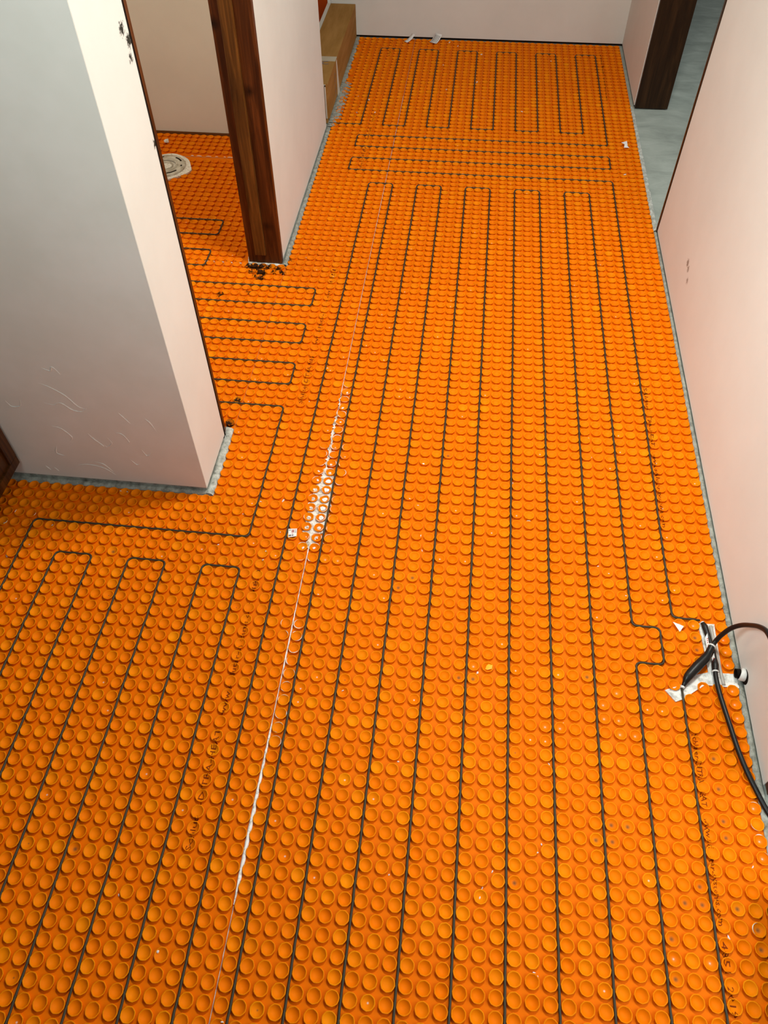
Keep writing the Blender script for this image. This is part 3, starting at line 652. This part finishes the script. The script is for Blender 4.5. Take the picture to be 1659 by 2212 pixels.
def inq(s, t): a = Vector(q[0]).lerp(Vector(q[1]), s); c = Vector(q[3]).lerp(Vector(q[2]), s); return a.lerp(c, t)
def bars(name, rects, m):
    vs = []; fs = []
    for s0, s1, t0, t1 in rects:
        n0 = len(vs); vs += [(*inq(s0, t0), .045), (*inq(s1, t0), .045), (*inq(s1, t1), .045), (*inq(s0, t1), .045)]; fs.append((n0, n0+1, n0+2, n0+3))
    return mesh(name, vs, fs, m, e)
o = bars('red_print', [(.40, .46, .1, .5), (.5, .56, .1, .5), (.6, .66, .1, .5), (.38, .68, .28, .34), (.4, .6, .58, .63), (.7, .95, .12, .17)], m_red); o['label'] = 'dark red printed figures'
o = bars('grey_print_block', [(.05, .35, .72, .92), (.42, .62, .74, .90), (.72, .95, .3, .34), (.72, .95, .4, .44), (.72, .95, .5, .53), (.05, .3, .1, .14), (.05, .3, .2, .24)], m_grey); o['label'] = 'small grey print'
blob('plaster_lump', -19.05, -8.2, .15, .42, .28, m_white, 5, .9, None, 'round white plaster lump on the mat behind the toilet flange', 'debris')
blob('glue_blot', 25.6, 64.0, -.03, .32, .07, m_glue, 9, .8, None, 'yellowish glue blot in a stud cup right of the centre cable', 'debris')
thin('plastic_flake', [(-15.1, 57.0, .03), (-14.6, 57.2, .05), (-14.5, 58.2, .02), (-14.9, 58.1, .03)], m_paper, 'white torn flake near the left edge of the floor', 'debris')
chips = [(21.67,-39.31),(32.22,-37.88),(30.38,-30.72),(27.84,-21.05),(17.04,-27.42),(16.05,-35.65),(17.89,-42.08),(16.51,-43.38),(21.3,-29.77),(16.22,-26.6),(15.06,-13.12),(4.52,-23.79),(5.01,-19.13),(6.27,-22.64),(7.54,-19.22),(40.66,-5.31),(28.84,-5.57),(3.29,15.47),(3.92,15.76),(3.11,23.59),(9.19,33.92),(8.25,38.7),(6.22,50.84),(8.03,50.4),(10.28,50.47),(4.98,52.15),(2.01,52.95),(5.15,52.72),(3.68,55.41),(8.45,53.75),(12.05,54.4),(12.48,59.28),(7.65,56.66),(7.68,55.76),(-5.84,50.95),(-5.3,50.9),(-12.89,58.23),(-14.37,55.18),(-10.34,54.95),(33.86,40.55),(33.94,42.88),(19.43,45.18),(18.01,48.87),(18.58,49.16),(28.85,48.7),(16.52,50.95),(19.82,52.98),(20.04,54.29),(27.1,62.16),(24.81,64.43),(30.71,67.59),(29.72,70.5),(29.16,75.59),(28.87,76.17),(26.17,77.49),(25.59,78.48),(25.47,79.03),(19.96,78.35),(39.78,79.58),(41.85,75.52),(4.01,81.22),(7.24,83.86),(11.74,86.75),(15.47,66.84),(33.85,54.35),(35.77,56.95),(28.64,82.53),(28.84,82.73),(19.83,71.41),(34.63,55.01),(27.15,46.5),(19.34,49.83),(28.49,50.43)]
protos = [blob('plaster_chip', 21.67, -39.31, .03, .13, .06, m_white, 100, .6), blob('plaster_chip', 32.22, -37.88, .03, .10, .05, m_white, 101, .8), blob('plaster_chip', 30.38, -30.72, .03, .16, .05, m_white, 102, .35), blob('plaster_chip', 27.84, -21.05, .03, .14, .04, m_white, 103, .5)]
big = {(10.28,50.47), (8.03,50.4), (5.15,52.72), (24.81,64.43), (19.43,45.18), (3.11,23.59), (7.24,83.86), (-12.89,58.23), (39.78,79.58), (28.49,50.43)}
crumbs = []
for i, (a, c) in enumerate(chips):
    o = protos[i] if i < 4 else protos[i % 4].copy()
    if i >= 4: C.objects.link(o)
    k = (1.5 if c < 5 else .75) if (a, c) not in big else 1.35
    hz = height(a, c); o.location = P(a, c, hz+.035); o.rotation_euler = (random.uniform(-.3, .3), random.uniform(-.3, .3), random.uniform(0, 6.28)); o.scale = (k,)*3
    crumbs.append((o, a, c))
ORD = ['first', 'second', 'third', 'fourth', 'fifth', 'sixth', 'seventh', 'eighth', 'ninth', 'tenth', 'eleventh', 'twelfth']
REG = [('at the far end of the hall floor', lambda a, c: c < -34), ('along the far cable loops by the curb', lambda a, c: c < -11 and a < 12), ('among the far short cable loops', lambda a, c: c < -11),
       ('near the two long sideways cable runs', lambda a, c: c < 0), ('near the brown doorway post', lambda a, c: c < 30), ('near the upper half of the seam', lambda a, c: c < 45 and a < 14),
       ('in the bright middle of the floor', lambda a, c: c < 47.5), ('in front of the pale pier', lambda a, c: a < 6.5 and c < 57), ('right around the printed label', lambda a, c: a < 13 and c < 60),
       ('right of the mortar smear', lambda a, c: c < 56 and a < 24), ('left of the cable jog', lambda a, c: c < 60), ('beside the middle cables', lambda a, c: c < 68),
       ('in the near left of the floor', lambda a, c: a < 16), ('in the near centre of the floor', lambda a, c: a < 27), ('in the near right of the floor', lambda a, c: True)]
reg = {}
for t in crumbs:
    for n_r, f in REG:
        if f(t[1], t[2]): reg.setdefault(n_r, []).append(t); break
for n_r, ts in reg.items():
    ts.sort(key=lambda t: t[1])
    for k, (o, a, c) in enumerate(ts):
        setp(o, ('only white plaster crumb ' if len(ts) == 1 else ORD[k] + ' white plaster crumb from the left ') + n_r, 'debris', 'white plaster crumbs scattered on the mat')
# black case just inside the lower right corner
e = empty('tool_case', (43, 82, 0), label='black tool case whose edge shows in the lower right corner', cat='case')
o = prism('case_body', [(42.25, 77.3), (46.5, 78.3), (45.0, 87.0), (41.0, 86.0)], .02, 1.9, m_black, e)
bm = bmesh.new(); bm.from_mesh(o.data); bmesh.ops.bevel(bm, geom=bm.edges[:], offset=.2*S, segments=3, affect='EDGES'); bm.to_mesh(o.data); bm.free()
prism('case_rim', [(42.15, 77.2), (46.6, 78.2), (45.1, 87.1), (40.9, 86.1)], .95, 1.1, m_black, e)
